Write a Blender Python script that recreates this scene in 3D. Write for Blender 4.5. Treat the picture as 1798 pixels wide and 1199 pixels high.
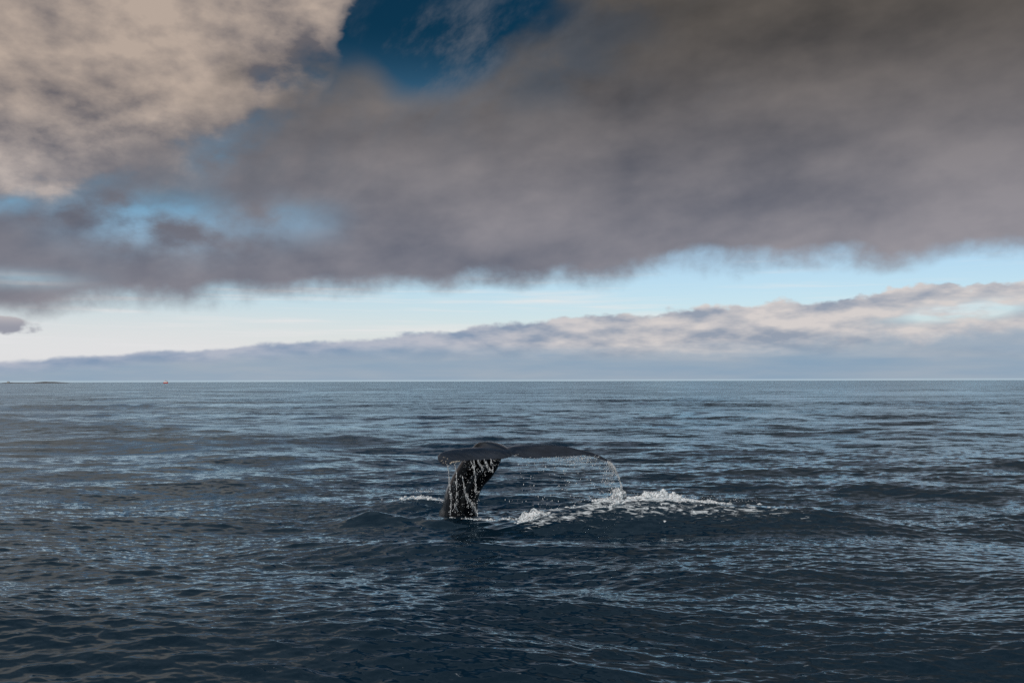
import bpy, bmesh, math, random
import numpy as np
from mathutils import Vector, Matrix, noise as mnoise

scene = bpy.context.scene
for o in list(bpy.data.objects):
    bpy.data.objects.remove(o)
rng = np.random.default_rng(7)
random.seed(7)

# ------------------------------------------------------------------ camera
CAM_H = 3.2
FPX, CX, CY = 1748.0, 899.0, 599.5          # focal length and centre in photograph pixels (1798 wide)
PITCH = math.atan((669.0 - CY) / FPX)
ROLL = 0.0025
Fv = Vector((0, math.cos(PITCH), math.sin(PITCH)))
U0 = Vector((0, -math.sin(PITCH), math.cos(PITCH)))
Rv = (Vector((1, 0, 0)) - ROLL * U0).normalized()
Uv = Rv.cross(Fv).normalized()
cam_data = bpy.data.cameras.new("camera")
cam = bpy.data.objects.new("camera", cam_data)
scene.collection.objects.link(cam)
m = Matrix((Rv, Uv, -Fv)).transposed().to_4x4()
m.translation = (0, 0, CAM_H)
cam.matrix_world = m
cam_data.sensor_width = 36.0
cam_data.lens = 36.0 * FPX / 1798.0
cam_data.clip_start = 0.1
cam_data.clip_end = 60000
scene.camera = cam


def ray(px, py):
    return Fv + Rv * ((px - CX) / FPX) - Uv * ((py - CY) / FPX)


def at(px, py, Y):
    d = ray(px, py)
    return Vector((0, 0, CAM_H)) + d * (Y / d.y)


# ------------------------------------------------------------------ view
scene.view_settings.view_transform = 'Standard'
scene.view_settings.look = 'None'
scene.view_settings.exposure = 0.0
scene.view_settings.gamma = 1.0
scene.cycles.max_bounces = 6
scene.cycles.use_denoising = False

# ------------------------------------------------------------------ node expression helper
class S:
    """wraps a socket (or number) so that shader maths can be written as arithmetic"""
    nt = None

    def __init__(self, s): self.s = s

    @staticmethod
    def m(op, *args, clamp=False):
        n = S.nt.nodes.new('ShaderNodeMath'); n.operation = op; n.use_clamp = clamp
        for i, a in enumerate(args):
            if isinstance(a, S): S.nt.links.new(a.s, n.inputs[i])
            else: n.inputs[i].default_value = float(a)
        return S(n.outputs[0])

    def __add__(self, o): return S.m('ADD', self, o)
    __radd__ = __add__
    def __sub__(self, o): return S.m('SUBTRACT', self, o)
    def __rsub__(self, o): return S.m('SUBTRACT', o, self)
    def __mul__(self, o): return S.m('MULTIPLY', self, o)
    __rmul__ = __mul__
    def __truediv__(self, o): return S.m('DIVIDE', self, o)
    def __rtruediv__(self, o): return S.m('DIVIDE', o, self)
    def __neg__(self): return S.m('MULTIPLY', self, -1)
    def clamp(self): return S.m('ADD', self, 0, clamp=True)
    def max(self, o): return S.m('MAXIMUM', self, o)
    def min(self, o): return S.m('MINIMUM', self, o)


def sstep(x, a, b):
    n = S.nt.nodes.new('ShaderNodeMapRange'); n.interpolation_type = 'SMOOTHSTEP'
    S.nt.links.new(x.s, n.inputs['Value'])
    n.inputs['From Min'].default_value = a; n.inputs['From Max'].default_value = b
    return S(n.outputs['Result'])


def vec(x, y, z):
    n = S.nt.nodes.new('ShaderNodeCombineXYZ')
    for i, a in enumerate((x, y, z)):
        if isinstance(a, S): S.nt.links.new(a.s, n.inputs[i])
        else: n.inputs[i].default_value = a
    return n.outputs[0]


def fbm(v, scale, detail=5, rough=0.55, dist=0.0, color=False):
    n = S.nt.nodes.new('ShaderNodeTexNoise'); n.noise_dimensions = '3D'
    S.nt.links.new(v, n.inputs['Vector'])
    n.inputs['Scale'].default_value = scale; n.inputs['Detail'].default_value = detail
    n.inputs['Roughness'].default_value = rough; n.inputs['Distortion'].default_value = dist
    return n.outputs['Color'] if color else S(n.outputs[0])


def mixc(f, a, b):
    n = S.nt.nodes.new('ShaderNodeMix'); n.data_type = 'RGBA'; n.clamp_factor = True
    if isinstance(f, S): S.nt.links.new(f.s, n.inputs[0])
    else: n.inputs[0].default_value = f
    for k, c in ((6, a), (7, b)):
        if isinstance(c, (tuple, list)): n.inputs[k].default_value = (*c[:3], 1)
        else: S.nt.links.new(c, n.inputs[k])
    return n.outputs[2]


def mulc(a, b):
    n = S.nt.nodes.new('ShaderNodeMix'); n.data_type = 'RGBA'; n.blend_type = 'MULTIPLY'; n.inputs[0].default_value = 1
    for k, c in ((6, a), (7, b)):
        if isinstance(c, (tuple, list)): n.inputs[k].default_value = (*c[:3], 1)
        else: S.nt.links.new(c, n.inputs[k])
    return n.outputs[2]


def ramp(x, stops, interp='LINEAR'):
    n = S.nt.nodes.new('ShaderNodeValToRGB'); S.nt.links.new(x.s, n.inputs[0])
    cr = n.color_ramp; cr.interpolation = interp
    while len(cr.elements) < len(stops): cr.elements.new(0.5)
    for e, (p, c) in zip(cr.elements, stops):
        e.position = p; e.color = (*c, 1)
    return n.outputs[0]


def lin(r, g, b, k=1.0):
    def f(c):
        c /= 255.0
        return k * (c / 12.92 if c <= 0.04045 else ((c + 0.055) / 1.055) ** 2.4)
    return (f(r), f(g), f(b))


# ------------------------------------------------------------------ sky
SUN_EL, SUN_AZ = math.radians(47), math.radians(200)     # azimuth from +Y clockwise: behind the camera, to the left
world = bpy.data.worlds.new("World"); scene.world = world
world.use_nodes = True
world.cycles.sampling_method = 'MANUAL'; world.cycles.sample_map_resolution = 256
nt = world.node_tree; nt.nodes.clear(); S.nt = nt
WS = 0.1
K = 1.0 / WS
sky = nt.nodes.new('ShaderNodeTexSky'); sky.sky_type = 'NISHITA'; sky.sun_disc = False
sky.sun_elevation = SUN_EL; sky.sun_rotation = SUN_AZ
sky.altitude = 0; sky.air_density = 1.0; sky.dust_density = 0.6; sky.ozone_density = 1.6
tc = nt.nodes.new('ShaderNodeTexCoord')
sep = nt.nodes.new('ShaderNodeSeparateXYZ'); nt.links.new(tc.outputs['Generated'], sep.inputs[0])
X, Y, Z = (S(o) for o in sep.outputs)
Zp = Z.max(0.0)
AZ = S.m('ARCTAN2', X, Y)
EL = S.m('ARCSINE', Z)


def azel(px, py):
    d = ray(px, py).normalized()
    return math.atan2(d.x, d.y), math.asin(d.z)


def gauss(px, py, rx, ry, rot=0.0):
    """soft round bump in the sky around the direction of a photograph point; radii in photograph pixels"""
    a, e = azel(px, py)
    da, de = (AZ - a) * FPX, (EL - e) * FPX
    c, s = math.cos(rot), math.sin(rot)
    p = (da * c + de * s) / rx
    q = (de * c - da * s) / ry
    return S.m('EXPONENT', -(p * p + q * q))


def edge(p0, p1):
    """height above a straight cloud-deck edge running through two photograph points (a plane through the eye)"""
    d0, d1 = ray(*p0), ray(*p1)
    u0, v0, u1, v1 = d0.x / d0.y, d0.z / d0.y, d1.x / d1.y, d1.z / d1.y
    b = (v1 - v0) / (u1 - u0); a = v0 - b * u0
    return Z - (Y * a + X * b)


dirv = vec(X, Y, Z * 1.6)
dirs = vec(X, Y, Z * 9.0)

# clear sky: deep blue high up, pale near the horizon
clear = mulc(sky.outputs[0], ramp(Zp, [(0.0, (1.05, 1.0, 1.12)), (0.11, (1.02, 1.09, 1.15)), (0.2, (0.38, 0.62, 0.66)),
                                       (0.34, (0.025, 0.135, 0.175)), (0.6, (0.02, 0.10, 0.13))], 'EASE'))
# shared soft turbulence used to fray every edge and opening
wob = fbm(dirv, 11.0, 5, 0.53, 0.0)
big = fbm(vec(X, Y, Z * 1.5), 4.8, 4, 0.5, 0.0)
w0, g0 = wob - 0.5, big - 0.5
# thin high cirrus in the pale band
ci = fbm(vec(X * 1.0 + Z * 3, Y, Z * 26.0), 5.0, 4, 0.55)
cirrus = sstep(ci, 0.48, 0.74) * sstep(Z, 0.14, 0.075) * 0.7
low_glow = sstep(Z, 0.10, 0.025) * sstep(AZ, 0.25, -0.40) * 0.85
col = mixc(cirrus, clear, lin(236, 232, 230, K))
col = mixc(low_glow, col, lin(226, 226, 229, K))

# ---- high sunlit cloud, upper left, greyer overhead
nB = fbm(vec(X, Y, Z * 1.7), 9.5, 6, 0.56, 0.0)
nBo = fbm(vec(X + 0.012, Y, Z * 1.7 + 0.022), 9.5, 6, 0.56, 0.0)
sB = edge((0, 345), (950, -10))                       # > 0 above the line
sideB = sstep(AZ + Z * 0.25 + w0 * 0.35 + (nB - 0.5) * 0.25, -0.10, 0.07) * sstep(Z, 0.62, 0.40)
holeTop = gauss(790, 60, 170, 105, 0.35) + gauss(960, 20, 110, 50, 0.3) * 0.5
holesB = (gauss(80, 22, 60, 34) * 0.5 + gauss(158, 40, 44, 60) * 0.5 + gauss(30, 60, 90, 30) * 0.3) * (w0 * 3.2 + 0.5).clamp()
covB = sB + gauss(110, 190, 260, 120, 0.25) * 0.06 + w0 * 0.19 + (nB - 0.5) * 0.20 + 0.012 - sideB * 0.30 - holeTop * 0.13 - holesB * 0.12
mB = sstep(covB, -0.032, 0.048)
shadeB = (g0 * 0.7 + w0 * 0.9 + (nB - 0.5) * 1.2 + (nB - nBo) * 2.2 + 0.68 - sstep(covB, 0.10, 0.0) * 0.28
          - holesB * 0.5 - gauss(505, 110, 80, 34, 0.5) * 0.35 - gauss(200, 275, 120, 22, 0.2) * 0.35 - gauss(20, 90, 60, 50) * 0.25).clamp()
colB = mixc(shadeB, lin(104, 101, 106, K), lin(182, 166, 154, K))
colB = mixc(sstep(Z, 0.27, 0.16) * 0.55, colB, mixc(shadeB, lin(118, 120, 132, K), lin(196, 190, 190, K)))
colB = mixc(sstep(Z, 0.35, 0.50).max(sstep(AZ, -0.55, -0.95)).max(sstep(Y, 0.3, -0.2)), colB, mixc(shadeB, lin(66, 74, 84, K), lin(118, 126, 134, K)))  # blue-grey above, left of and behind the view, chosen to cool reflections
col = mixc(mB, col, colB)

# ---- dark grey deck across the sky, lightened overhead
sLow = edge((0, 543), (1798, 445))
nE = fbm(vec(X, Y, Z * 1.25), 15.0, 5, 0.58, 0.0)
covLow = sLow + (nE - 0.5) * 0.045 + g0 * 0.02 - gauss(1290, 440, 200, 24) * 0.012 + gauss(1540, 470, 90, 26) * 0.010 \
    + gauss(860, 500, 110, 20) * 0.008 + gauss(180, 540, 260, 24) * 0.006
mLow = sstep(covLow, -0.009, 0.017)
covUp = g0 * 0.20 + w0 * 0.19 - sB - holeTop * (w0 * 0.45 + 0.125) + gauss(660, 120, 50, 50) * 0.05 + gauss(930, 40, 130, 24, 0.5) * 0.06 + sstep(AZ, 0.05, 0.3) * 0.1 + sstep(AZ, -0.08, -0.22) * 0.045 - gauss(110, 170, 260, 110, 0.25) * 0.10
mUp = sstep(covUp, -0.04, 0.05)
thin = gauss(280, 388, 130, 44) * 1.1 + gauss(520, 385, 75, 32) * 0.5 + gauss(385, 255, 70, 36, 0.4) * 0.95 \
    + gauss(30, 335, 140, 30) * 1.1 + gauss(20, 490, 90, 14) * 0.5 + gauss(1020, 70, 170, 70, 0.4) * 0.4 + gauss(1180, 175, 90, 30) * 0.14
thinm = (1.0 - thin * sstep(wob * 0.4 + nB * 0.6, 0.40, 0.60) * 1.15).clamp()
mA = mLow * mUp * thinm
nA1 = fbm(vec(X, Y * 0.8, Z * 2.2 - X * 0.28), 4.2, 5, 0.52, 0.0)
nA2 = fbm(vec(X + 0.015, Y * 0.8, Z * 2.2 - X * 0.28 + 0.05), 4.2, 5, 0.52, 0.0)
shadeA = ((nA1 - 0.5) * 1.1 + (nA1 - nA2) * 1.3 + w0 * 0.75 + (nE - 0.5) * 0.5 + g0 * 0.3 + 0.45 + gauss(1790, 285, 280, 75) * 0.55
          + gauss(1790, 410, 180, 40) * 0.3 + gauss(350, 470, 300, 40) * 0.12 - gauss(1300, 130, 420, 90) * 0.1).clamp()
tA = sstep(Z, 0.09, 0.36)
darkA = mixc(tA, lin(98, 103, 118, K), lin(70, 67, 65, K))
liteA = mixc(tA, lin(150, 147, 154, K), lin(106, 99, 93, K))
colA = mixc(shadeA, darkA, liteA)
colA = mixc(sstep(Z, 0.35, 0.6) * 0.75, colA, lin(98, 109, 122, K))  # deck lightened above the view so the sea's reflections come out brighter
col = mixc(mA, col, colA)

# torn strands drifting across the blue opening
strand = sstep(fbm(vec(X, Y, Z * 1.3 - X * 0.7), 13.0, 6, 0.62, 0.0), 0.44, 0.72) * (gauss(800, 90, 200, 110, 0.4) * 1.15 + gauss(400, 300, 260, 70) * 0.6)
col = mixc(strand * 0.75, col, lin(100, 106, 116, K))

# ---- distant cloud bank above the horizon
sBank = edge((0, 633), (1798, 500))
bv = vec(X, Y, Z * 1.7)
nb = fbm(bv, 22.0, 4, 0.5, 0.0)
nb2 = fbm(bv, 60.0, 3, 0.5, 0.0)
bsc = (AZ + 0.55).clamp()
lump = fbm(vec(X, Y, Z * 3.0), 17.0, 4, 0.5, 0.0)
covBank = (nb - 0.5) * (0.004 + bsc * 0.024) + (nb2 - 0.5) * (0.004 + bsc * 0.012) - sBank \
    + gauss(1640, 505, 90, 22) * 0.006 - gauss(520, 590, 420, 60) * 0.005
mBank = sstep(covBank, -0.0022, 0.0026) * (1.0 - (gauss(1700, 545, 75, 13, 0.06) * 1.6 + gauss(1660, 555, 90, 10, 0.06) * 0.7).min(1.0) * sstep(lump, 0.60, 0.42) * 0.85)
depthB = S.m('MAXIMUM', covBank, 0.0)
lump2 = fbm(vec(X - 0.004, Y, Z * 3.0 + 0.022), 17.0, 4, 0.5, 0.0)
litR = sstep(AZ, -0.18, 0.16)
shadeBk = ((lump - 0.5) * 1.3 + (lump - lump2) * 2.6 + (nb - 0.5) * 0.5 + 0.44 + litR * 0.14 + sstep(depthB, 0.012, 0.0) * 0.16).clamp()
bankD = mixc(litR, lin(132, 152, 178, K), lin(148, 158, 174, K))
bankL = mixc(litR, lin(176, 182, 196, K), lin(212, 206, 204, K))
colBank = mixc(shadeBk, bankD, bankL)
hz = fbm(dirs, 6.0, 4, 0.55)
hazeC = mixc((hz - 0.3) * 1.8, lin(138, 162, 184, K), lin(168, 177, 187, K))
fade = sstep(Z + (hz - 0.5) * 0.02, 0.042, 0.016).max(sstep(depthB + (lump - 0.5) * 0.02 - litR * 0.024, 0.008, 0.028) * 0.85)
fade = fade * sstep(depthB - litR * 0.02, 0.002, 0.016).max(sstep(Z, 0.012, 0.004))
colBank = mixc(fade, colBank, hazeC)
colBank = mixc(sstep(Z, 0.0022, 0.0004) * 0.5, colBank, lin(188, 208, 218, K))
col = mixc(mBank, col, colBank)
# the small cloud low at the left
sc_ = gauss(-5, 570, 66, 20) + (nb - 0.5) * 1.1 + (nb2 - 0.5) * 0.5
msc = sstep(sc_, 0.40, 0.62)
col = mixc(msc, col, mixc(sstep(EL, 0.048, 0.066), lin(150, 152, 164, K), lin(200, 194, 194, K)))

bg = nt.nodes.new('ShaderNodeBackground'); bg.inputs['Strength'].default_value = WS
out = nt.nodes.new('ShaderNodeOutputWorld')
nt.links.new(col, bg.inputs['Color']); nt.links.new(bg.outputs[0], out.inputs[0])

# ------------------------------------------------------------------ sun
sl = bpy.data.lights.new("sun", 'SUN'); sl.energy = 2.7; sl.angle = math.radians(0.6); sl.color = (1.0, 0.95, 0.90)
sun = bpy.data.objects.new("sun", sl); scene.collection.objects.link(sun)
sd = Vector((math.sin(SUN_AZ) * math.cos(SUN_EL), math.cos(SUN_AZ) * math.cos(SUN_EL), math.sin(SUN_EL)))
sun.rotation_euler = sd.to_track_quat('Z', 'Y').to_euler()
sun.location = sd * 40


# ------------------------------------------------------------------ helpers
def new_mat(name):
    mt = bpy.data.materials.new(name); mt.use_nodes = True
    S.nt = mt.node_tree
    return mt, mt.node_tree.nodes['Principled BSDF'], mt.node_tree


def link(name, me, parent=None, mat=None, **props):
    o = bpy.data.objects.new(name, me); scene.collection.objects.link(o)
    if mat: me.materials.append(mat)
    if parent: o.parent = parent
    for k, v in props.items(): o[k] = v
    return o


def mesh_np(name, verts, faces, smooth=True):
    """verts (n,3); faces (m,k) of equal size"""
    verts = np.asarray(verts, np.float32); faces = np.asarray(faces, np.int32)
    me = bpy.data.meshes.new(name)
    k = faces.shape[1]
    me.vertices.add(len(verts)); me.vertices.foreach_set('co', verts.ravel())
    me.loops.add(faces.size); me.loops.foreach_set('vertex_index', faces.ravel())
    me.polygons.add(len(faces))
    me.polygons.foreach_set('loop_start', np.arange(0, faces.size, k, dtype=np.int32))
    me.polygons.foreach_set('loop_total', np.full(len(faces), k, np.int32))
    me.update(calc_edges=True)
    if smooth: me.polygons.foreach_set('use_smooth', np.ones(len(faces), bool))
    return me


# ------------------------------------------------------------------ sea surface
def wave_tile(L, N, lam_min, lam_max, rms_slope, wind_deg, spread, peak, seed, p=4.0):
    """periodic random wave field; returns height and horizontal shift maps"""
    r = np.random.default_rng(seed)
    k1 = 2 * np.pi * np.fft.fftfreq(N, L / N)
    kx, ky = np.meshgrid(k1, k1, indexing='xy')
    k = np.hypot(kx, ky); k[0, 0] = 1
    lam = 2 * np.pi / k
    w = math.radians(wind_deg)
    c = (kx * math.cos(w) + ky * math.sin(w)) / k
    D = np.clip(np.abs(c), 0, 1) ** spread + 0.03
    P = k ** (-p) * np.exp(-(lam / peak) ** 2) * D
    P *= np.clip((lam - lam_min) / (0.25 * lam_min), 0, 1) * np.clip((lam_max - lam) / (0.25 * lam_max), 0, 1)
    P[0, 0] = 0
    a = np.sqrt(P) * (r.normal(size=(N, N)) + 1j * r.normal(size=(N, N)))
    h = np.fft.ifft2(a).real
    s = np.fft.ifft2(1j * kx * a).real ** 2 + np.fft.ifft2(1j * ky * a).real ** 2
    f = rms_slope / math.sqrt(s.mean())
    dx = np.fft.ifft2(-1j * kx / k * a).real * f
    dy = np.fft.ifft2(-1j * ky / k * a).real * f
    return L, N, (h * f).astype(np.float32), dx.astype(np.float32), dy.astype(np.float32)


def sample(tile, x, y):
    L, N, h, dx, dy = tile
    fx = x / L * N; fy = y / L * N
    ix = np.floor(fx).astype(np.int64); iy = np.floor(fy).astype(np.int64)
    tx = (fx - ix).astype(np.float32); ty = (fy - iy).astype(np.float32)
    x0, x1, y0, y1 = ix % N, (ix + 1) % N, iy % N, (iy + 1) % N
    res = []
    for A in (h, dx, dy):
        res.append((A[y0, x0] * (1 - tx) + A[y0, x1] * tx) * (1 - ty) + (A[y1, x0] * (1 - tx) + A[y1, x1] * tx) * ty)
    return res


# (tile, shortest wavelength in it)
TILES = [
    (wave_tile(331.0, 512, 9.0, 70.0, 0.058, 78, 6, 28.0, 1), 9.0),
    (wave_tile(71.3, 1024, 2.2, 9.0, 0.074, 96, 3, 6.0, 2), 2.2),
    (wave_tile(29.7, 1024, 0.26, 2.4, 0.105, 100, 3, 0.62, 3), 0.26),
    (wave_tile(11.3, 1024, 0.08, 0.32, 0.115, 97, 2, 0.24, 4), 0.08),
]


def vnoise(x, y, scale, seed):
    """smooth value noise 0..1 for patches"""
    r = np.random.default_rng(seed); T = r.random((256, 256)).astype(np.float32)
    fx, fy = x / scale + 91.3, y / scale + 17.7
    ix = np.floor(fx).astype(np.int64); iy = np.floor(fy).astype(np.int64)
    tx = fx - ix; ty = fy - iy
    tx = tx * tx * (3 - 2 * tx); ty = ty * ty * (3 - 2 * ty)
    ix &= 255; iy &= 255; jx = (ix + 1) & 255; jy = (iy + 1) & 255
    return (T[iy, ix] * (1 - tx) + T[iy, jx] * tx) * (1 - ty) + (T[jy, ix] * (1 - tx) + T[jy, jx] * tx) * ty


def fnoise(x, y, scale, seed, octs=4):
    s, a, t = 0, 1.0, 0
    for i in range(octs):
        s = s + a * vnoise(x, y, scale / 2 ** i, seed + i); t += a; a *= 0.55
    return s / t


def bump(x, y, cx, cy, rx, ry):
    return np.exp(-((x - cx) / rx) ** 2 - ((y - cy) / ry) ** 2)


def ridge_y(x):
    """ground line of the churned wave thrown up beside the tail"""
    return np.interp(x, [-1.5, 0.1, 0.9, 2.0, 4.0, 5.2, 6.5, 9.0], [23.3, 22.9, 23.1, 23.4, 23.7, 23.6, 23.4, 22.8])


def ridge_h(x):
    return np.interp(x, [-0.3, 0.2, 0.9, 2.0, 3.2, 4.6, 5.6, 7.0, 9.5], [0, 0.05, 0.28, 0.41, 0.50, 0.43, 0.38, 0.32, 0.0])


def local_height(x, y):
    d = y - ridge_y(x)
    w = np.where(d > 0, 0.65, 1.15)
    h = ridge_h(x) * np.exp(-(d / w) ** 2)
    h += -0.20 * bump(x, y, 1.3, 21.0, 3.2, 0.9)
    h += 0.13 * bump(x, y, 0.6, 19.2, 3.4, 0.8)
    h += 0.20 * bump(x, y, -2.4, 26.4, 1.0, 0.7) + 0.22 * bump(x, y, -3.4, 24.0, 0.55, 0.5) + 0.12 * bump(x, y, -2.9, 23.6, 1.0, 0.4)
    rho = np.hypot(x + 1.15, (y - 23.9) * 0.9)
    h += 0.022 * np.cos(2 * np.pi * rho / 0.55) * np.exp(-((rho - 1.1) / 0.7) ** 2)
    h += 0.09 * bump(x, y, -1.6, 23.0, 0.5, 0.4)
    h += -0.10 * bump(x, y, 0.4, 25.6, 1.8, 1.0) - 0.06 * bump(x, y, -1.3, 22.6, 1.0, 0.5)
    return h


def sea_surface(x, y, dr):
    """displaced sea point for undisturbed ground position; dr = local mesh spacing"""
    px, py, z = x.copy(), y.copy(), np.zeros_like(x)
    calm = 1 - 0.75 * np.clip(bump(x, y, 1.4, 20.8, 3.0, 1.3) + bump(x, y, -1.4, 23.2, 1.2, 1.2), 0, 1)
    gust = 0.25 + 1.5 * fnoise(x * 0.55, y, 14.0, 40, 3)
    gust2 = 0.10 + 1.9 * fnoise(x * 0.6, y, 7.0, 50, 3)
    for i, (tile, lmin) in enumerate(TILES):
        h, dx, dy = sample(tile, x + 13.0 * i, y + 7.0 * i)
        f = np.clip((lmin * 3.2 / np.maximum(dr, 1e-4) - 1.0) / 2.0, 0, 1)
        if i < 2: f = f * (0.5 + 0.5 * np.exp(-np.hypot(x, y) / 55.0))      # swell flattens away from the boat's lee
        if i == 2: f = f * calm * gust
        if i == 3: f = f * calm * gust2
        z += h * f; px -= dx * f * 0.9; py -= dy * f * 0.9
    return px, py, z + local_height(x, y)


def build_sea():
    r = [0.6]
    while r[-1] < 8.6: r.append(r[-1] + max(0.06, 0.9 * (1 - r[-1] / 9.2)))
    while r[-1] < 16000:
        q = r[-1]
        r.append(q + min(max(0.02, 0.42 * q * q / (995 * CAM_H)), 0.03 * q))
    r = np.array(r)
    half = math.radians(34)
    th = np.concatenate([np.linspace(-half, half, 1060, endpoint=False), np.linspace(half, 2 * math.pi - half, 90, endpoint=False)])
    nr, na = len(r), len(th)
    R, T = np.meshgrid(r, th, indexing='ij')
    x = (R * np.sin(T)).ravel(); y = (R * np.cos(T)).ravel()
    drr = np.gradient(r); dr = np.repeat(drr, na)
    outside = np.tile(np.abs(((th + math.pi) % (2 * math.pi)) - math.pi) > half + 0.01, nr)
    dr = np.where(outside, np.maximum(dr, R.ravel() * 0.05), dr)
    X_, Y_, Z_ = sea_surface(x, y, dr)
    foam = foam_mask(x, y)
    V = np.stack([X_, Y_, Z_], 1)
    i = np.arange(nr - 1)[:, None]; j = np.arange(na)[None, :]; jn = (j + 1) % na
    F = np.stack([i * na + j, (i + 1) * na + j, (i + 1) * na + jn, i * na + jn], -1).reshape(-1, 4)
    F = F[:, ::-1]
    me = mesh_np('sea', V, F)
    at_ = me.attributes.new('foam', 'FLOAT', 'POINT'); at_.data.foreach_set('value', foam.astype(np.float32))
    lod = np.clip(np.log(np.maximum(dr, 0.02) / 0.02) / np.log(50), 0, 1)
    at_ = me.attributes.new('coarse', 'FLOAT', 'POINT'); at_.data.foreach_set('value', lod.astype(np.float32))
    return me


def foam_mask(x, y):
    d = y - ridge_y(x)
    crest = np.interp(x, [-0.1, 0.3, 1.0, 2.0, 3.2, 4.6, 5.8, 6.6], [0, 0.55, 0.7, 1.0, 1.0, 0.8, 0.3, 0]) * np.exp(-((d + 0.12) / np.where(d > 0, 0.3, 0.42)) ** 2)
    front = 0.74 * np.exp(-((d + 0.75) / 0.7) ** 2) * np.interp(x, [0.0, 0.5, 4.5, 6.6, 7.2], [0, 1, 0.85, 0.45, 0])
    base = 0.9 * bump(x, y, -0.75, 23.35, 0.75, 0.10) + 0.7 * bump(x, y, -0.2, 23.25, 0.5, 0.10)
    back = 0.95 * bump(x, y, -2.4, 26.6, 0.6, 0.30)
    spots = 0.6 * bump(x, y, 3.3, 20.6, 0.5, 0.25) + 0.6 * bump(x, y, 1.2, 22.0, 0.4, 0.2) + 0.7 * bump(x, y, 5.4, 22.9, 0.6, 0.25)
    return np.clip(np.maximum.reduce([crest, front, base, back, spots]), 0, 1)


mat_sea, b, nt = new_mat('sea_water')
nt.nodes.remove(b)
b = nt.nodes.new('ShaderNodeBsdfGlossy'); b.inputs['Color'].default_value = (0.72, 0.89, 1.0, 1)
body = nt.nodes.new('ShaderNodeBsdfDiffuse'); body.inputs['Color'].default_value = (0.0032, 0.012, 0.022, 1)
fres = nt.nodes.new('ShaderNodeFresnel'); fres.inputs['IOR'].default_value = 1.40
wmix = nt.nodes.new('ShaderNodeMixShader')
nt.links.new(fres.outputs[0], wmix.inputs[0]); nt.links.new(body.outputs[0], wmix.inputs[1]); nt.links.new(b.outputs[0], wmix.inputs[2])
geo = nt.nodes.new('ShaderNodeNewGeometry')
sp = nt.nodes.new('ShaderNodeSeparateXYZ'); nt.links.new(geo.outputs['Position'], sp.inputs[0])
PX, PY, PZ = (S(o) for o in sp.outputs)
an = nt.nodes.new('ShaderNodeAttribute'); an.attribute_name = 'coarse'
coarse = S(an.outputs['Fac'])
af = nt.nodes.new('ShaderNodeAttribute'); af.attribute_name = 'foam'
foam = S(af.outputs['Fac'])
wv = vec(PX * 0.5, PY + PX * 0.06, 0.0)


def slope(scale, detail):
    c = fbm(wv, scale, detail, 0.55, 0.0, color=True)
    s_ = nt.nodes.new('ShaderNodeSeparateColor'); nt.links.new(c, s_.inputs[0])
    return S(s_.outputs[0]) - 0.5, S(s_.outputs[1]) - 0.5


fx, fy = slope(9.0, 3)
mx, my = slope(1.7, 4)
gx, gy = slope(0.16, 2)
g1 = sstep(coarse, 0.15, 0.55); g2 = sstep(coarse, 0.5, 0.95)
wind = sstep(fbm(vec(PX * 0.25, PY, 0.0), 0.06, 3, 0.6), 0.3, 0.7) * 0.95 + 0.45
sx = (fx * 0.24 + mx * g1 * 0.38 + gx * g2 * 0.18) * wind
sy = (fy * 0.34 + my * g1 * 0.70 + gy * g2 * 0.34) * wind
nt.links.new((0.06 + sstep(coarse, 0.2, 0.9) * wind * 0.13).s, b.inputs['Roughness'])
va = nt.nodes.new('ShaderNodeVectorMath'); va.operation = 'ADD'
nt.links.new(geo.outputs['Normal'], va.inputs[0]); nt.links.new(vec(sx, sy, 0.0), va.inputs[1])
vn = nt.nodes.new('ShaderNodeVectorMath'); vn.operation = 'NORMALIZE'; nt.links.new(va.outputs[0], vn.inputs[0])
nt.links.new(vn.outputs[0], b.inputs['Normal']); nt.links.new(vn.outputs[0], fres.inputs['Normal'])
fn = fbm(vec(PX * 0.55, PY + PX * 0.1, PZ * 1.5), 6.5, 7, 0.68, 0.8)
fm = sstep(foam * 0.72 + (fn - 0.5) * 2.6, 0.42, 0.80) * 0.9
fb = nt.nodes.new('ShaderNodeBsdfPrincipled')
fb.inputs['Base Color'].default_value = (0.58, 0.63, 0.66, 1); fb.inputs['Roughness'].default_value = 0.85
mx_ = nt.nodes.new('ShaderNodeMixShader')
nt.links.new(fm.s, mx_.inputs[0]); nt.links.new(wmix.outputs[0], mx_.inputs[1]); nt.links.new(fb.outputs[0], mx_.inputs[2])
nt.links.new(mx_.outputs[0], nt.nodes['Material Output'].inputs['Surface'])

sea = link('sea', build_sea(), None, mat_sea, kind='structure')


# ------------------------------------------------------------------ whale tail
def catmull(P, n):
    P = np.asarray(P, float); out_ = []
    Q = np.vstack([2 * P[0] - P[1], P, 2 * P[-1] - P[-2]])
    for i in range(1, len(Q) - 2):
        for t in np.linspace(0, 1, n, endpoint=False):
            a, b_, c, d = Q[i - 1], Q[i], Q[i + 1], Q[i + 2]
            out_.append(0.5 * (2 * b_ + (c - a) * t + (2 * a - 5 * b_ + 4 * c - d) * t * t + (3 * b_ - a - 3 * c + d) * t ** 3))
    out_.append(P[-1])
    return np.array(out_)


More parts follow.
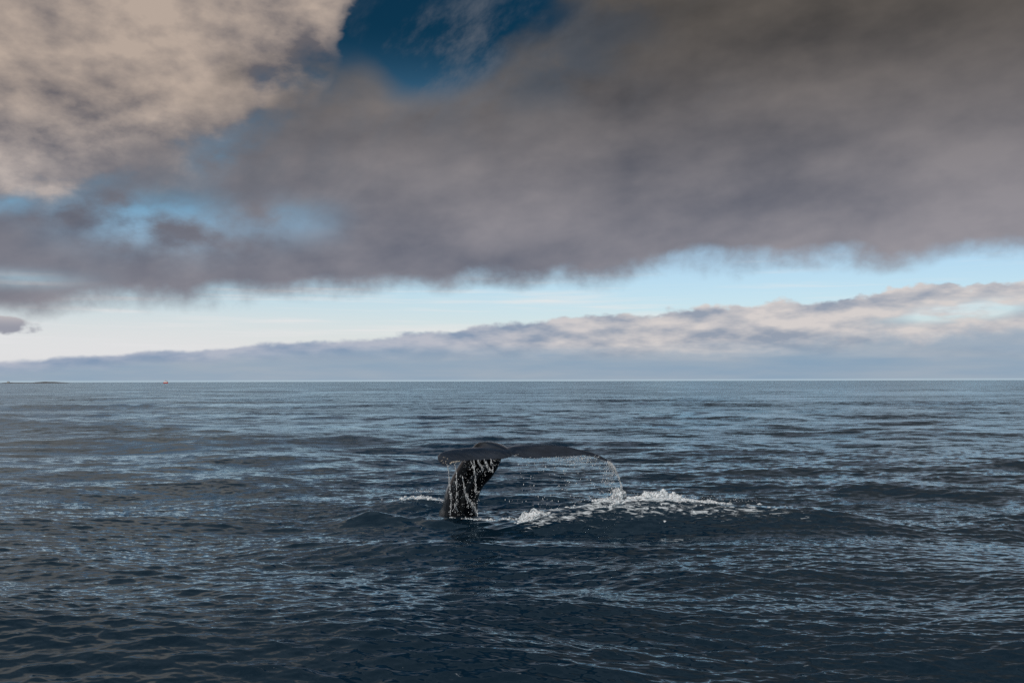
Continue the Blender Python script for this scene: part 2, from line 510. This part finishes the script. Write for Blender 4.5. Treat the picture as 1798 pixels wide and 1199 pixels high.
CEN = ((880, 788, 24.35), (903, 797.5, 23.5))
LEFT = [((850, 786.5, 24.3), (889, 804, 23.2)), ((820, 787.5, 24.1), (857, 807, 23.1)), ((795, 789.5, 23.85), (829, 808, 23.0)),
        ((778, 793.5, 23.5), (806, 809.5, 22.85)), ((769, 800, 23.15), (794, 811.5, 22.7)), ((769, 808, 22.85), (789, 814.5, 22.6)),
        ((775, 815, 22.6), (786, 817.5, 22.52)), ((781, 818.5, 22.48), (783, 819, 22.46))]
RIGHT = [((906, 783.5, 24.4), (917, 802.5, 23.38)), ((935, 782, 24.4), (945, 803.5, 23.5)), ((965, 781.5, 24.3), (972, 802.5, 23.55)),
         ((995, 784.5, 24.15), (1000, 800, 23.55)), ((1020, 790, 23.95), (1022, 799, 23.5)), ((1044, 796, 23.7), (1041, 802, 23.4)),
         ((1060, 802.5, 23.4), (1056, 807.5, 23.25)), ((1072, 809, 23.15), (1070, 811.5, 23.08))]
ST = list(reversed(LEFT)) + [CEN] + RIGHT
lead = catmull([at(*p[0]) for p in ST], 8)
trail = catmull([at(*p[1]) for p in ST], 8)


def fluke_mesh(bm):
    n = len(lead); M = 14
    rings = []
    sc = len(LEFT) * 8
    for i in range(n):
        a, c = lead[i], trail[i]
        chord = np.linalg.norm(c - a)
        nb_ = min(i + 1, n - 1); pb = max(i - 1, 0)
        span = (lead[nb_] + trail[nb_] - lead[pb] - trail[pb])
        nrm = np.cross(span, c - a); nrm /= np.linalg.norm(nrm) + 1e-9
        if nrm[2] < 0: nrm = -nrm
        q = abs(i - sc) / (n / 2)
        th_ = 0.014 + 0.11 * chord * (1.25 - 0.6 * q) * min(1, chord / 0.25)
        wob = 0.012 * math.sin(i * 1.9) + 0.009 * math.sin(i * 4.3 + 1) + random.uniform(-0.008, 0.008)
        c2 = c + (c - a) / (chord + 1e-6) * wob * min(1, chord / 0.3)
        ring = []
        for k in range(2 * M):
            t = k / M if k <= M else (2 * M - k) / M
            sgn = 1 if k <= M else -1
            s_ = 0.5 - 0.5 * math.cos(math.pi * t)
            prof = 2.1 * (s_ ** 0.5 * (1 - s_) ** 0.9) + 0.05
            up = th_ * 0.5 * prof * sgn
            cam_ = -0.05 * chord * (s_ * (1 - s_) * 4) * (1 if q > 0.2 else q / 0.2) * 0.4
            ring.append(bm.verts.new(Vector(a + (c2 - a) * s_ + nrm * (up + cam_))))
        rings.append(ring)
    for i in range(n - 1):
        for k in range(2 * M):
            k2 = (k + 1) % (2 * M)
            bm.faces.new((rings[i][k], rings[i][k2], rings[i + 1][k2], rings[i + 1][k]))
    bm.faces.new(rings[0]); bm.faces.new(list(reversed(rings[-1])))


def tube(bm, secs, n=28, sub=6):
    """secs: centre, half width (x), half depth"""
    C = catmull([s_[0] for s_ in secs], sub)
    Wd = catmull([(s_[1], s_[2], 0) for s_ in secs], sub)
    rings = []
    for i in range(len(C)):
        t = Vector(C[min(i + 1, len(C) - 1)] - C[max(i - 1, 0)]).normalized()
        ax = Vector((1, 0, 0)); ax = (ax - t * ax.dot(t)).normalized()
        ay = t.cross(ax).normalized()
        rings.append([bm.verts.new(Vector(C[i]) + ax * (Wd[i][0] * math.cos(2 * math.pi * k / n)) + ay * (Wd[i][1] * math.sin(2 * math.pi * k / n))) for k in range(n)])
    for i in range(len(rings) - 1):
        for k in range(n):
            k2 = (k + 1) % n
            bm.faces.new((rings[i][k], rings[i][k2], rings[i + 1][k2], rings[i + 1][k]))
    bm.faces.new(list(reversed(rings[0]))); bm.faces.new(rings[-1])


def remeshed(bm, voxel, smooth_it=4, disp=0.0):
    bmesh.ops.recalc_face_normals(bm, faces=bm.faces)
    me = bpy.data.meshes.new('tmp'); bm.to_mesh(me); bm.free()
    o = bpy.data.objects.new('tmp', me); scene.collection.objects.link(o)
    r = o.modifiers.new('r', 'REMESH'); r.mode = 'VOXEL'; r.voxel_size = voxel; r.use_smooth_shade = True
    if smooth_it:
        s_ = o.modifiers.new('s', 'SMOOTH'); s_.iterations = smooth_it; s_.factor = 0.5
    if disp:
        tx = bpy.data.textures.new('tx', 'CLOUDS'); tx.noise_scale = 0.035; tx.noise_depth = 3
        d_ = o.modifiers.new('d', 'DISPLACE'); d_.texture = tx; d_.strength = disp; d_.texture_coords = 'LOCAL'
    dg = bpy.context.evaluated_depsgraph_get()
    res = bpy.data.meshes.new_from_object(o.evaluated_get(dg))
    bpy.data.objects.remove(o); bpy.data.meshes.remove(me)
    return res


PXM = 1748 / 24.0
bm = bmesh.new()
fluke_mesh(bm)
bmt = [
    (at(770, 1060, 25.6), 0.80, 1.25), (at(790, 960, 25.0), 0.62, 1.05), (at(806, 900, 24.75), 0.46, 0.85), (at(811, 868, 24.65), 0.415, 0.70),
    (at(824, 840, 24.65), 0.40, 0.58), (at(841, 817, 24.68), 0.43, 0.46), (at(853, 800, 24.7), 0.40, 0.36),
    (at(860, 787, 24.60), 0.34, 0.17), (at(871, 788.5, 24.2), 0.30, 0.10), (at(888, 795, 23.75), 0.16, 0.05)]
tube(bm, bmt)
whale_me = remeshed(bm, 0.0135, 5)
whale_me.name = 'whale'
wv_ = np.empty(len(whale_me.vertices) * 3, np.float32); whale_me.vertices.foreach_get('co', wv_); wv_ = wv_.reshape(-1, 3)
sheet = np.concatenate([lead[::2] + (trail[::2] - lead[::2]) * f_ for f_ in np.linspace(0, 1, 9)])
dmin = np.full(len(wv_), 9.0)
for p in sheet: dmin = np.minimum(dmin, ((wv_ - p) ** 2).sum(1))
fluke_sheen = np.clip((0.17 - np.sqrt(dmin)) / 0.08, 0, 1)                # sheen and shade put into the colour: flukes lighter blue-grey, stock darker
sa_ = whale_me.attributes.new('fluke_sheen', 'FLOAT', 'POINT'); sa_.data.foreach_set('value', fluke_sheen.astype(np.float32))
mat_whale, b, nt = new_mat('wet_whale_skin')
tcn = nt.nodes.new('ShaderNodeNewGeometry'); pos = tcn.outputs['Position']
n1 = fbm(pos, 3.0, 6, 0.6); n2 = fbm(pos, 38.0, 4, 0.6)
sat = nt.nodes.new('ShaderNodeAttribute'); sat.attribute_name = 'fluke_sheen'
cc = mixc(S(sat.outputs['Fac']), (0.005, 0.005, 0.006), mixc(sstep(n1, 0.40, 0.70), (0.007, 0.009, 0.015), (0.016, 0.021, 0.032)))
scr = sstep(fbm(pos, 22.0, 2, 0.5), 0.70, 0.74) * sstep(n1, 0.45, 0.6)
cc = mixc(scr * 0.6, cc, (0.25, 0.24, 0.22))
nt.links.new(cc, b.inputs['Base Color'])
nt.links.new((0.12 + n2 * 0.12).s, b.inputs['Roughness']); b.inputs['IOR'].default_value = 1.4
bp = nt.nodes.new('ShaderNodeBump'); bp.inputs['Strength'].default_value = 0.2; bp.inputs['Distance'].default_value = 0.02
nt.links.new((n1 * 0.6 + n2 * 0.25).s, bp.inputs['Height']); nt.links.new(bp.outputs[0], b.inputs['Normal'])
whale = link('whale', whale_me, None, mat_whale, label='black whale tail raised out of the sea with dripping flukes', category='whale')


# ------------------------------------------------------------------ falling water, splash and foam
_ico = {}


def ico(sub):
    if sub not in _ico:
        b_ = bmesh.new(); bmesh.ops.create_icosphere(b_, subdivisions=sub, radius=1.0)
        b_.verts.ensure_lookup_table()
        _ico[sub] = (np.array([v.co for v in b_.verts]), np.array([[v.index for v in f.verts] for f in b_.faces]))
        b_.free()
    return _ico[sub]


def blobs(name, P, Rad, sub=1, jitter=0.25):
    """P (n,3) centres, Rad (n,3) radii -> one mesh of little uneven drops"""
    P = np.asarray(P, float); Rad = np.asarray(Rad, float)
    v, f = ico(sub); n = len(P)
    jit = 1 + rng.uniform(-jitter, jitter, (n, len(v), 1))
    V = P[:, None, :] + v[None] * Rad[:, None, :] * jit
    Fc = f[None] + (np.arange(n) * len(v))[:, None, None]
    return mesh_np(name, V.reshape(-1, 3), Fc.reshape(-1, 3))


mat_drop, b, nt = new_mat('water_drops')
b.inputs['Base Color'].default_value = (0.80, 0.82, 0.83, 1); b.inputs['Roughness'].default_value = 0.15
b.inputs['IOR'].default_value = 1.333; b.inputs['Transmission Weight'].default_value = 0.55
mat_barn, b, nt = new_mat('barnacles')
b.inputs['Base Color'].default_value = (0.55, 0.48, 0.38, 1); b.inputs['Roughness'].default_value = 0.7
BP, BR = [], []
for i in range(34):                                    # pale crust along the trailing edge near the left tip
    k = random.uniform(19, 33); k0 = int(k); p = trail[k0] + (trail[k0 + 1] - trail[k0]) * (k - k0)
    BP.append(p + np.array([0, -0.012 + random.gauss(0, 0.006), random.gauss(0.0, 0.006)])); r_ = random.uniform(0.005, 0.011); BR.append((r_ * 1.5, r_, r_))
for i in range(9):                                    # a few on top of the tip itself
    k = random.randrange(8, 28); f_ = random.uniform(0.1, 0.75)
    p = lead[k] + (trail[k] - lead[k]) * f_; BP.append(p + np.array([0, -0.03, 0.035])); r_ = random.uniform(0.005, 0.009); BR.append((r_ * 1.6, r_, r_))
link('barnacles', blobs('barnacles', BP, BR, 1, 0.3), whale, mat_barn, kind='stuff')
mat_foam, b, nt = new_mat('sea_foam')
gp = nt.nodes.new('ShaderNodeNewGeometry').outputs['Position']
nf = fbm(gp, 9.0, 5, 0.6)
nt.links.new(mixc(sstep(nf, 0.4, 0.75), (0.72, 0.75, 0.77), (0.36, 0.42, 0.46)), b.inputs['Base Color'])
nt.links.new((1.0 - sstep(fbm(gp, 26.0, 4, 0.65), 0.46, 0.58) * 0.8).s, b.inputs['Alpha'])
b.inputs['Roughness'].default_value = 0.7
b.inputs['Subsurface Weight'].default_value = 0.3; b.inputs['Subsurface Radius'].default_value = (0.03, 0.04, 0.045)

DP, DR = [], []


def drop(p, r, stretch=1.0):
    DP.append(tuple(p)); DR.append((r, r, r * stretch))


def rdrop(lo=0.006, hi=0.02):
    return lo + (hi - lo) * random.random() ** 2.2


def string(x0, y0, x1, y1, Yd, n, w=1.2, bow=0.0, lo=0.0035, hi=0.0095):
    """a thread of falling water between two photograph points at one distance"""
    ph = random.uniform(0, 6)
    for i in range(int(n * 1.3)):
        t = random.random()
        px = x0 + (x1 - x0) * t + bow * math.sin(math.pi * t) + 1.3 * math.sin(t * 9 + ph) * t
        py = y0 + (y1 - y0) * t ** 1.25
        drop(at(px + random.gauss(0, w * (0.35 + t)), py + random.gauss(0, 1.0), Yd + random.gauss(0, 0.05)), rdrop(lo, hi), random.uniform(3, 7))


string(786, 819, 791, 904, 22.5, 85, 0.8, 1.5)
string(797, 812, 803, 850, 22.8, 45, 0.5, 0.5)
string(801, 845, 803, 904, 22.8, 40, 1.0)
string(826, 809, 836, 868, 23.0, 75, 0.9, 3)
string(812, 838, 822, 890, 23.0, 60, 0.9, -1)
string(818, 870, 838, 904, 23.05, 70, 1.2, 0)
string(838, 809, 848, 826, 23.05, 40, 0.8)
string(850, 808, 860, 826, 23.1, 40, 0.9)
string(832, 809, 834, 840, 23.0, 40, 0.7)
string(862, 808, 866, 830, 23.1, 25, 0.9)
for i in range(260):                                   # drops in front of the tail stock
    t = random.random(); y_ = 812 + 92 * t
    xl = np.interp(y_, [812, 840, 868, 905], [808, 795, 786, 788]); xr = np.interp(y_, [812, 840, 868, 905], [874, 856, 842, 840])
    drop(at(random.uniform(xl, xr), y_, random.uniform(22.7, 23.4)), rdrop(0.0035, 0.0115), random.uniform(1, 2.2))
for i in range(420):                                   # loose drops between the stock and the right lobe
    x_ = 850 + 215 * random.random() ** 0.9; y_ = 806 + 90 * random.random()
    if mnoise.noise(Vector((x_ * 0.03, y_ * 0.045, 0.3))) < -0.05: continue
    drop(at(x_, y_, random.uniform(22.9, 23.6)), rdrop(0.004, 0.014), random.uniform(1, 1.6))
for i in range(330):                                   # fine curtain under the right lobe
    x_ = random.gauss(1012, 26); y_ = 801 + abs(random.gauss(0, 12))
    drop(at(x_, y_, random.uniform(23.2, 23.5)), rdrop(0.004, 0.011), random.uniform(1, 2.4))
string(1070, 812, 1092, 868, 23.1, 110, 0.6, 5, 0.0035, 0.010)
string(1066, 811, 1080, 836, 23.1, 90, 2.6, 2, 0.0035, 0.010)
for i in range(260):                                   # veil off the right tip
    t = random.random() ** 0.8
    x_ = 1066 + 18 * t - abs(random.gauss(0, 11)) * (0.3 + t) + 3; y_ = 810 + 58 * t
    drop(at(x_, y_, random.uniform(22.95, 23.3)), rdrop(0.004, 0.011), random.uniform(1, 2.2))
for i in range(90):                                    # wet beads along the trailing edges
    k = random.randrange(8, len(trail) - 4); p = trail[k] + np.array([random.gauss(0, 0.02), -0.02, random.gauss(-0.01, 0.02)])
    drop(p, rdrop(0.004, 0.012), 1.3)
for i in range(260):
    x_ = 1000 + 330 * random.random(); y_ = np.interp(x_, [1000, 1100, 1180, 1330], [884, 872, 873, 882]) - abs(random.gauss(0, 4))
    drop(at(x_, y_, 23.5 + random.gauss(0, 0.1)), rdrop(0.004, 0.010), 1.3)
for i in range(120):
    x_ = random.gauss(742, 16); y_ = 864 - abs(random.gauss(0, 2.5))
    drop(at(x_, y_, 26.5), rdrop(0.004, 0.010), 1.3)
drops = link('falling_water', blobs('falling_water', DP, DR, 1), None, mat_drop, kind='stuff',
             label='strings and drops of white water falling from the whale flukes', category='water drops')


def sea_z(x, y):
    x = np.asarray(x, float); y = np.asarray(y, float)
    return sea_surface(x, y, np.full_like(x, 0.1))[2]


def foam_heap(name, P, label, voxel=0.0125):
    """P rows: x, y, lift above the sea, radius"""
    P = np.asarray(P, float)
    z = sea_z(P[:, 0], P[:, 1]) + P[:, 2] - P[:, 3] * 0.35
    C = np.stack([P[:, 0], P[:, 1], z], 1)
    Rr = P[:, 3:4] * np.stack([rng.uniform(0.8, 1.6, len(P)), rng.uniform(0.8, 1.3, len(P)), rng.uniform(0.6, 1.0, len(P))], 1)
    tmp = blobs('tmp_foam', C, Rr, 1, 0.2)
    bm_ = bmesh.new(); bm_.from_mesh(tmp); bpy.data.meshes.remove(tmp)
    me = remeshed(bm_, voxel, 0, 0.035)
    me.name = name
    return link(name, me, None, mat_foam, kind='stuff', label=label, category='foam')


def nz(x, y, f, seed):
    return mnoise.noise(Vector((x * f, y * f * 1.6, seed)))


pts = []
XS = [0.05, 0.4, 0.9, 1.3, 1.9, 2.2, 3.0, 3.9, 4.4, 5.0, 5.5, 6.0, 6.6]
DN = [0.45, 0.85, 0.6, 0.2, 0.4, 0.95, 1.0, 0.9, 0.65, 0.4, 0.15, 0.25, 0.0]
for i in range(11000):                                   # churned crest and the torn foam sliding down its face
    x_ = random.uniform(0.05, 6.6); dens = float(np.interp(x_, XS, DN))
    d_ = random.gauss(-0.06, 0.10) if random.random() < 0.45 else -abs(random.gauss(0, 0.42))
    cl = 0.6 * nz(x_, d_, 1.7, 3.1) + 0.5 * nz(x_, d_, 5.0, 7.7)
    if cl < 0.22 - 0.55 * dens + 0.32 * min(1, abs(d_ + 0.05)): continue
    r_ = (0.009 + 0.042 * random.random() ** 3) * (0.5 + 0.7 * dens)
    up = max(0, 1 - abs(d_ + 0.05) / 0.25) * dens
    lift = up * (0.02 + 0.30 * max(0, nz(x_, 0, 2.2, 1.2) + 0.6 * nz(x_, 0, 6.0, 4.2) + 0.2) * random.random())
    pts.append((x_, float(ridge_y(x_)) + d_, lift, r_))
foam_heap('crest_foam', pts, 'long heap of churned white foam along the wave right of the tail')
pts = []
for i in range(420):
    x_ = random.gauss(-2.4, 0.36); d_ = random.gauss(0, 0.16)
    if nz(x_, d_, 4.0, 2.2) < -0.15: continue
    r_ = 0.010 + 0.04 * random.random() ** 2.5
    pts.append((x_, 26.6 + d_, max(0, random.gauss(0, 0.035)), r_))
foam_heap('splash_foam', pts, 'short strip of white foam behind and left of the tail')
pts = []
for i in range(420):
    x_ = random.uniform(-1.45, 0.05); d_ = random.gauss(0, 0.07)
    if nz(x_, d_, 5.0, 5.2) < -0.05: continue
    r_ = 0.007 + 0.028 * random.random() ** 2.5
    pts.append((x_, 23.3 + d_ - 0.05 * x_, max(0, random.gauss(0, 0.018)), r_))
foam_heap('base_foam', pts, 'thin line of white froth where the falling drops hit the sea below the tail', 0.012)


# ------------------------------------------------------------------ far things: islets, house, fishing boat
mat_rock, b, nt = new_mat('island_rock')
gp = nt.nodes.new('ShaderNodeNewGeometry').outputs['Position']
nt.links.new(mixc(fbm(gp, 0.03, 5, 0.6), (0.035, 0.03, 0.03), (0.09, 0.07, 0.055)), b.inputs['Base Color']); b.inputs['Roughness'].default_value = 0.9


def islet(name, x0, x1, Yd, prof, label):
    p0, p1 = at(x0, 671, Yd), at(x1, 671, Yd)
    nx, ny = 70, 16; Dp = 90.0
    V = []
    for j in range(ny):
        for i in range(nx):
            u, v = i / (nx - 1), j / (ny - 1) * 2 - 1
            h = np.interp(u, [q[0] for q in prof], [q[1] for q in prof]) * max(0, 1 - v * v) ** 0.7
            h += 0.7 * mnoise.noise(Vector((u * 16, v * 3, x0))) * (1 if 0 < i < nx - 1 and 0 < j < ny - 1 else 0)
            V.append((p0.x + (p1.x - p0.x) * u, Yd + v * Dp * (0.4 + 0.6 * math.sin(math.pi * u)), h - 0.6))
    F_ = [[j * nx + i, j * nx + i + 1, (j + 1) * nx + i + 1, (j + 1) * nx + i] for j in range(ny - 1) for i in range(nx - 1)]
    return link(name, mesh_np(name, V, F_), None, mat_rock, kind='structure', label=label)


islet('low_island', 8, 60, 3600, [(0, 0), (0.15, 3.4), (0.3, 3.0), (0.6, 2.6), (0.85, 2.2), (1, 0)], 'low dark skerry at the far left of the horizon')
islet('low_island', 56, 121, 3700, [(0, 0), (0.1, 3.2), (0.35, 5.6), (0.55, 5.2), (0.8, 3.2), (1, 0)], 'slightly higher dark skerry right of the lowest one')


def simple(name, col_, rough=0.5):
    mt, b_, nt_ = new_mat(name)
    g_ = nt_.nodes.new('ShaderNodeNewGeometry').outputs['Position']
    n_ = fbm(g_, 1.5, 4, 0.6)
    nt_.links.new(mixc(n_, tuple(c * 0.82 for c in col_), col_), b_.inputs['Base Color']); b_.inputs['Roughness'].default_value = rough
    return mt


m_white = simple('white_paint', (0.8, 0.8, 0.78)); m_red = simple('red_paint', (0.55, 0.035, 0.02), 0.4)
m_dark = simple('dark_paint', (0.03, 0.03, 0.035)); m_orange = simple('orange_paint', (0.75, 0.25, 0.08)); m_glass = simple('window_glass', (0.02, 0.025, 0.03), 0.1)


def prism(name, pts2, half, mat, parent, axis='Y', bevel=0.0, taper=1.0):
    """outline in the XZ plane extruded to +-half along Y"""
    bm_ = bmesh.new()
    a = [bm_.verts.new((x, -half, z)) for x, z in pts2]; c = [bm_.verts.new((x, half, z)) for x, z in pts2]
    n = len(a)
    bm_.faces.new(a); bm_.faces.new(list(reversed(c)))
    for i in range(n): bm_.faces.new((a[i], c[i], c[(i + 1) % n], a[(i + 1) % n]))
    bmesh.ops.recalc_face_normals(bm_, faces=bm_.faces)
    if bevel: bmesh.ops.bevel(bm_, geom=bm_.edges[:], offset=bevel, segments=1, affect='EDGES')
    me = bpy.data.meshes.new(name); bm_.to_mesh(me); bm_.free()
    return link(name, me, parent, mat)


house = bpy.data.objects.new('house', None); scene.collection.objects.link(house)
hp = at(17, 671, 3600); house.location = (hp.x, 3590, 2.2)
house['label'] = 'tiny white house on the low skerry at the far left'; house['category'] = 'house'
prism('wall', [(-3.5, 0), (3.5, 0), (3.5, 2.6), (-3.5, 2.6)], 2.5, m_white, house)
bm_ = bmesh.new()
vs = [bm_.verts.new(c) for c in ((-3.8, -2.8, 2.6), (3.8, -2.8, 2.6), (3.8, 2.8, 2.6), (-3.8, 2.8, 2.6), (-3.8, 0, 4.4), (3.8, 0, 4.4))]
for f in ((0, 1, 5, 4), (2, 3, 4, 5), (0, 4, 3), (1, 2, 5), (3, 2, 1, 0)): bm_.faces.new([vs[i] for i in f])
me = bpy.data.meshes.new('roof'); bm_.to_mesh(me); bm_.free(); link('roof', me, house, m_dark)

boat = bpy.data.objects.new('fishing_boat', None); scene.collection.objects.link(boat)
bp_ = at(291, 672, 2300); boat.location = (bp_.x, 2300, 0.0); boat.rotation_euler = (0, 0, math.radians(-18))
boat['label'] = 'small red and white fishing boat far off on the horizon'; boat['category'] = 'boat'


def hull_mesh():
    secs = [(-5.6, 1.9, 1.5, 2.1), (-4.0, 2.2, 1.4, 1.9), (-1.0, 2.3, 1.5, 1.9), (2.0, 2.1, 1.7, 2.1), (4.2, 1.3, 2.2, 2.7), (6.0, 0.12, 3.0, 3.3)]
    V, F_ = [], []
    for x, w, z1, z2 in secs:
        V += [(x, 0, -1.0), (x - 0.1, -w * 0.75, -0.4), (x, -w * 0.95, z1 * 0.6), (x, -w, z2), (x, w, z2), (x, w * 0.95, z1 * 0.6), (x - 0.1, w * 0.75, -0.4)]
    n = 7
    for i in range(len(secs) - 1):
        for k in range(n):
            F_.append([i * n + k, i * n + (k + 1) % n, (i + 1) * n + (k + 1) % n, (i + 1) * n + k])
    me = bpy.data.meshes.new('hull'); me.from_pydata(V, [], F_ + [list(range(n))[::-1], list(range(len(V) - n, len(V)))]); me.update()
    return me


link('hull', hull_mesh(), boat, m_red)
prism('wheelhouse', [(-3.2, 1.9), (3.6, 2.1), (3.2, 5.2), (-1.8, 5.2)], 1.7, m_white, boat, bevel=0.1)
prism('cabin_roof', [(-1.9, 5.2), (3.4, 5.2), (3.3, 5.5), (-1.8, 5.5)], 1.9, m_white, boat)
for s_ in (-1, 1):
    for x_ in (-0.2, 1.0, 2.1):
        w = prism('window', [(x_, 3.9), (x_ + 0.7, 3.9), (x_ + 0.65, 4.7), (x_, 4.7)], 0.03, m_glass, boat); w.location = (0, s_ * 1.71, 0)
prism('bulwark', [(2.2, 2.0), (5.7, 3.1), (5.8, 4.2), (2.2, 3.4)], 0.9, m_white, boat)
prism('mast', [(0.2, 5.4), (0.5, 5.4), (0.42, 9.0), (0.3, 9.0)], 0.12, m_orange, boat)
prism('stern_gantry', [(-4.6, 2.0), (-4.2, 2.0), (-4.0, 4.6), (-1.0, 5.0), (-1.0, 5.3), (-4.4, 4.9)], 0.2, m_orange, boat)
prism('funnel', [(-2.2, 2.0), (-1.3, 2.0), (-1.4, 6.2), (-2.1, 6.2)], 0.5, m_orange, boat)
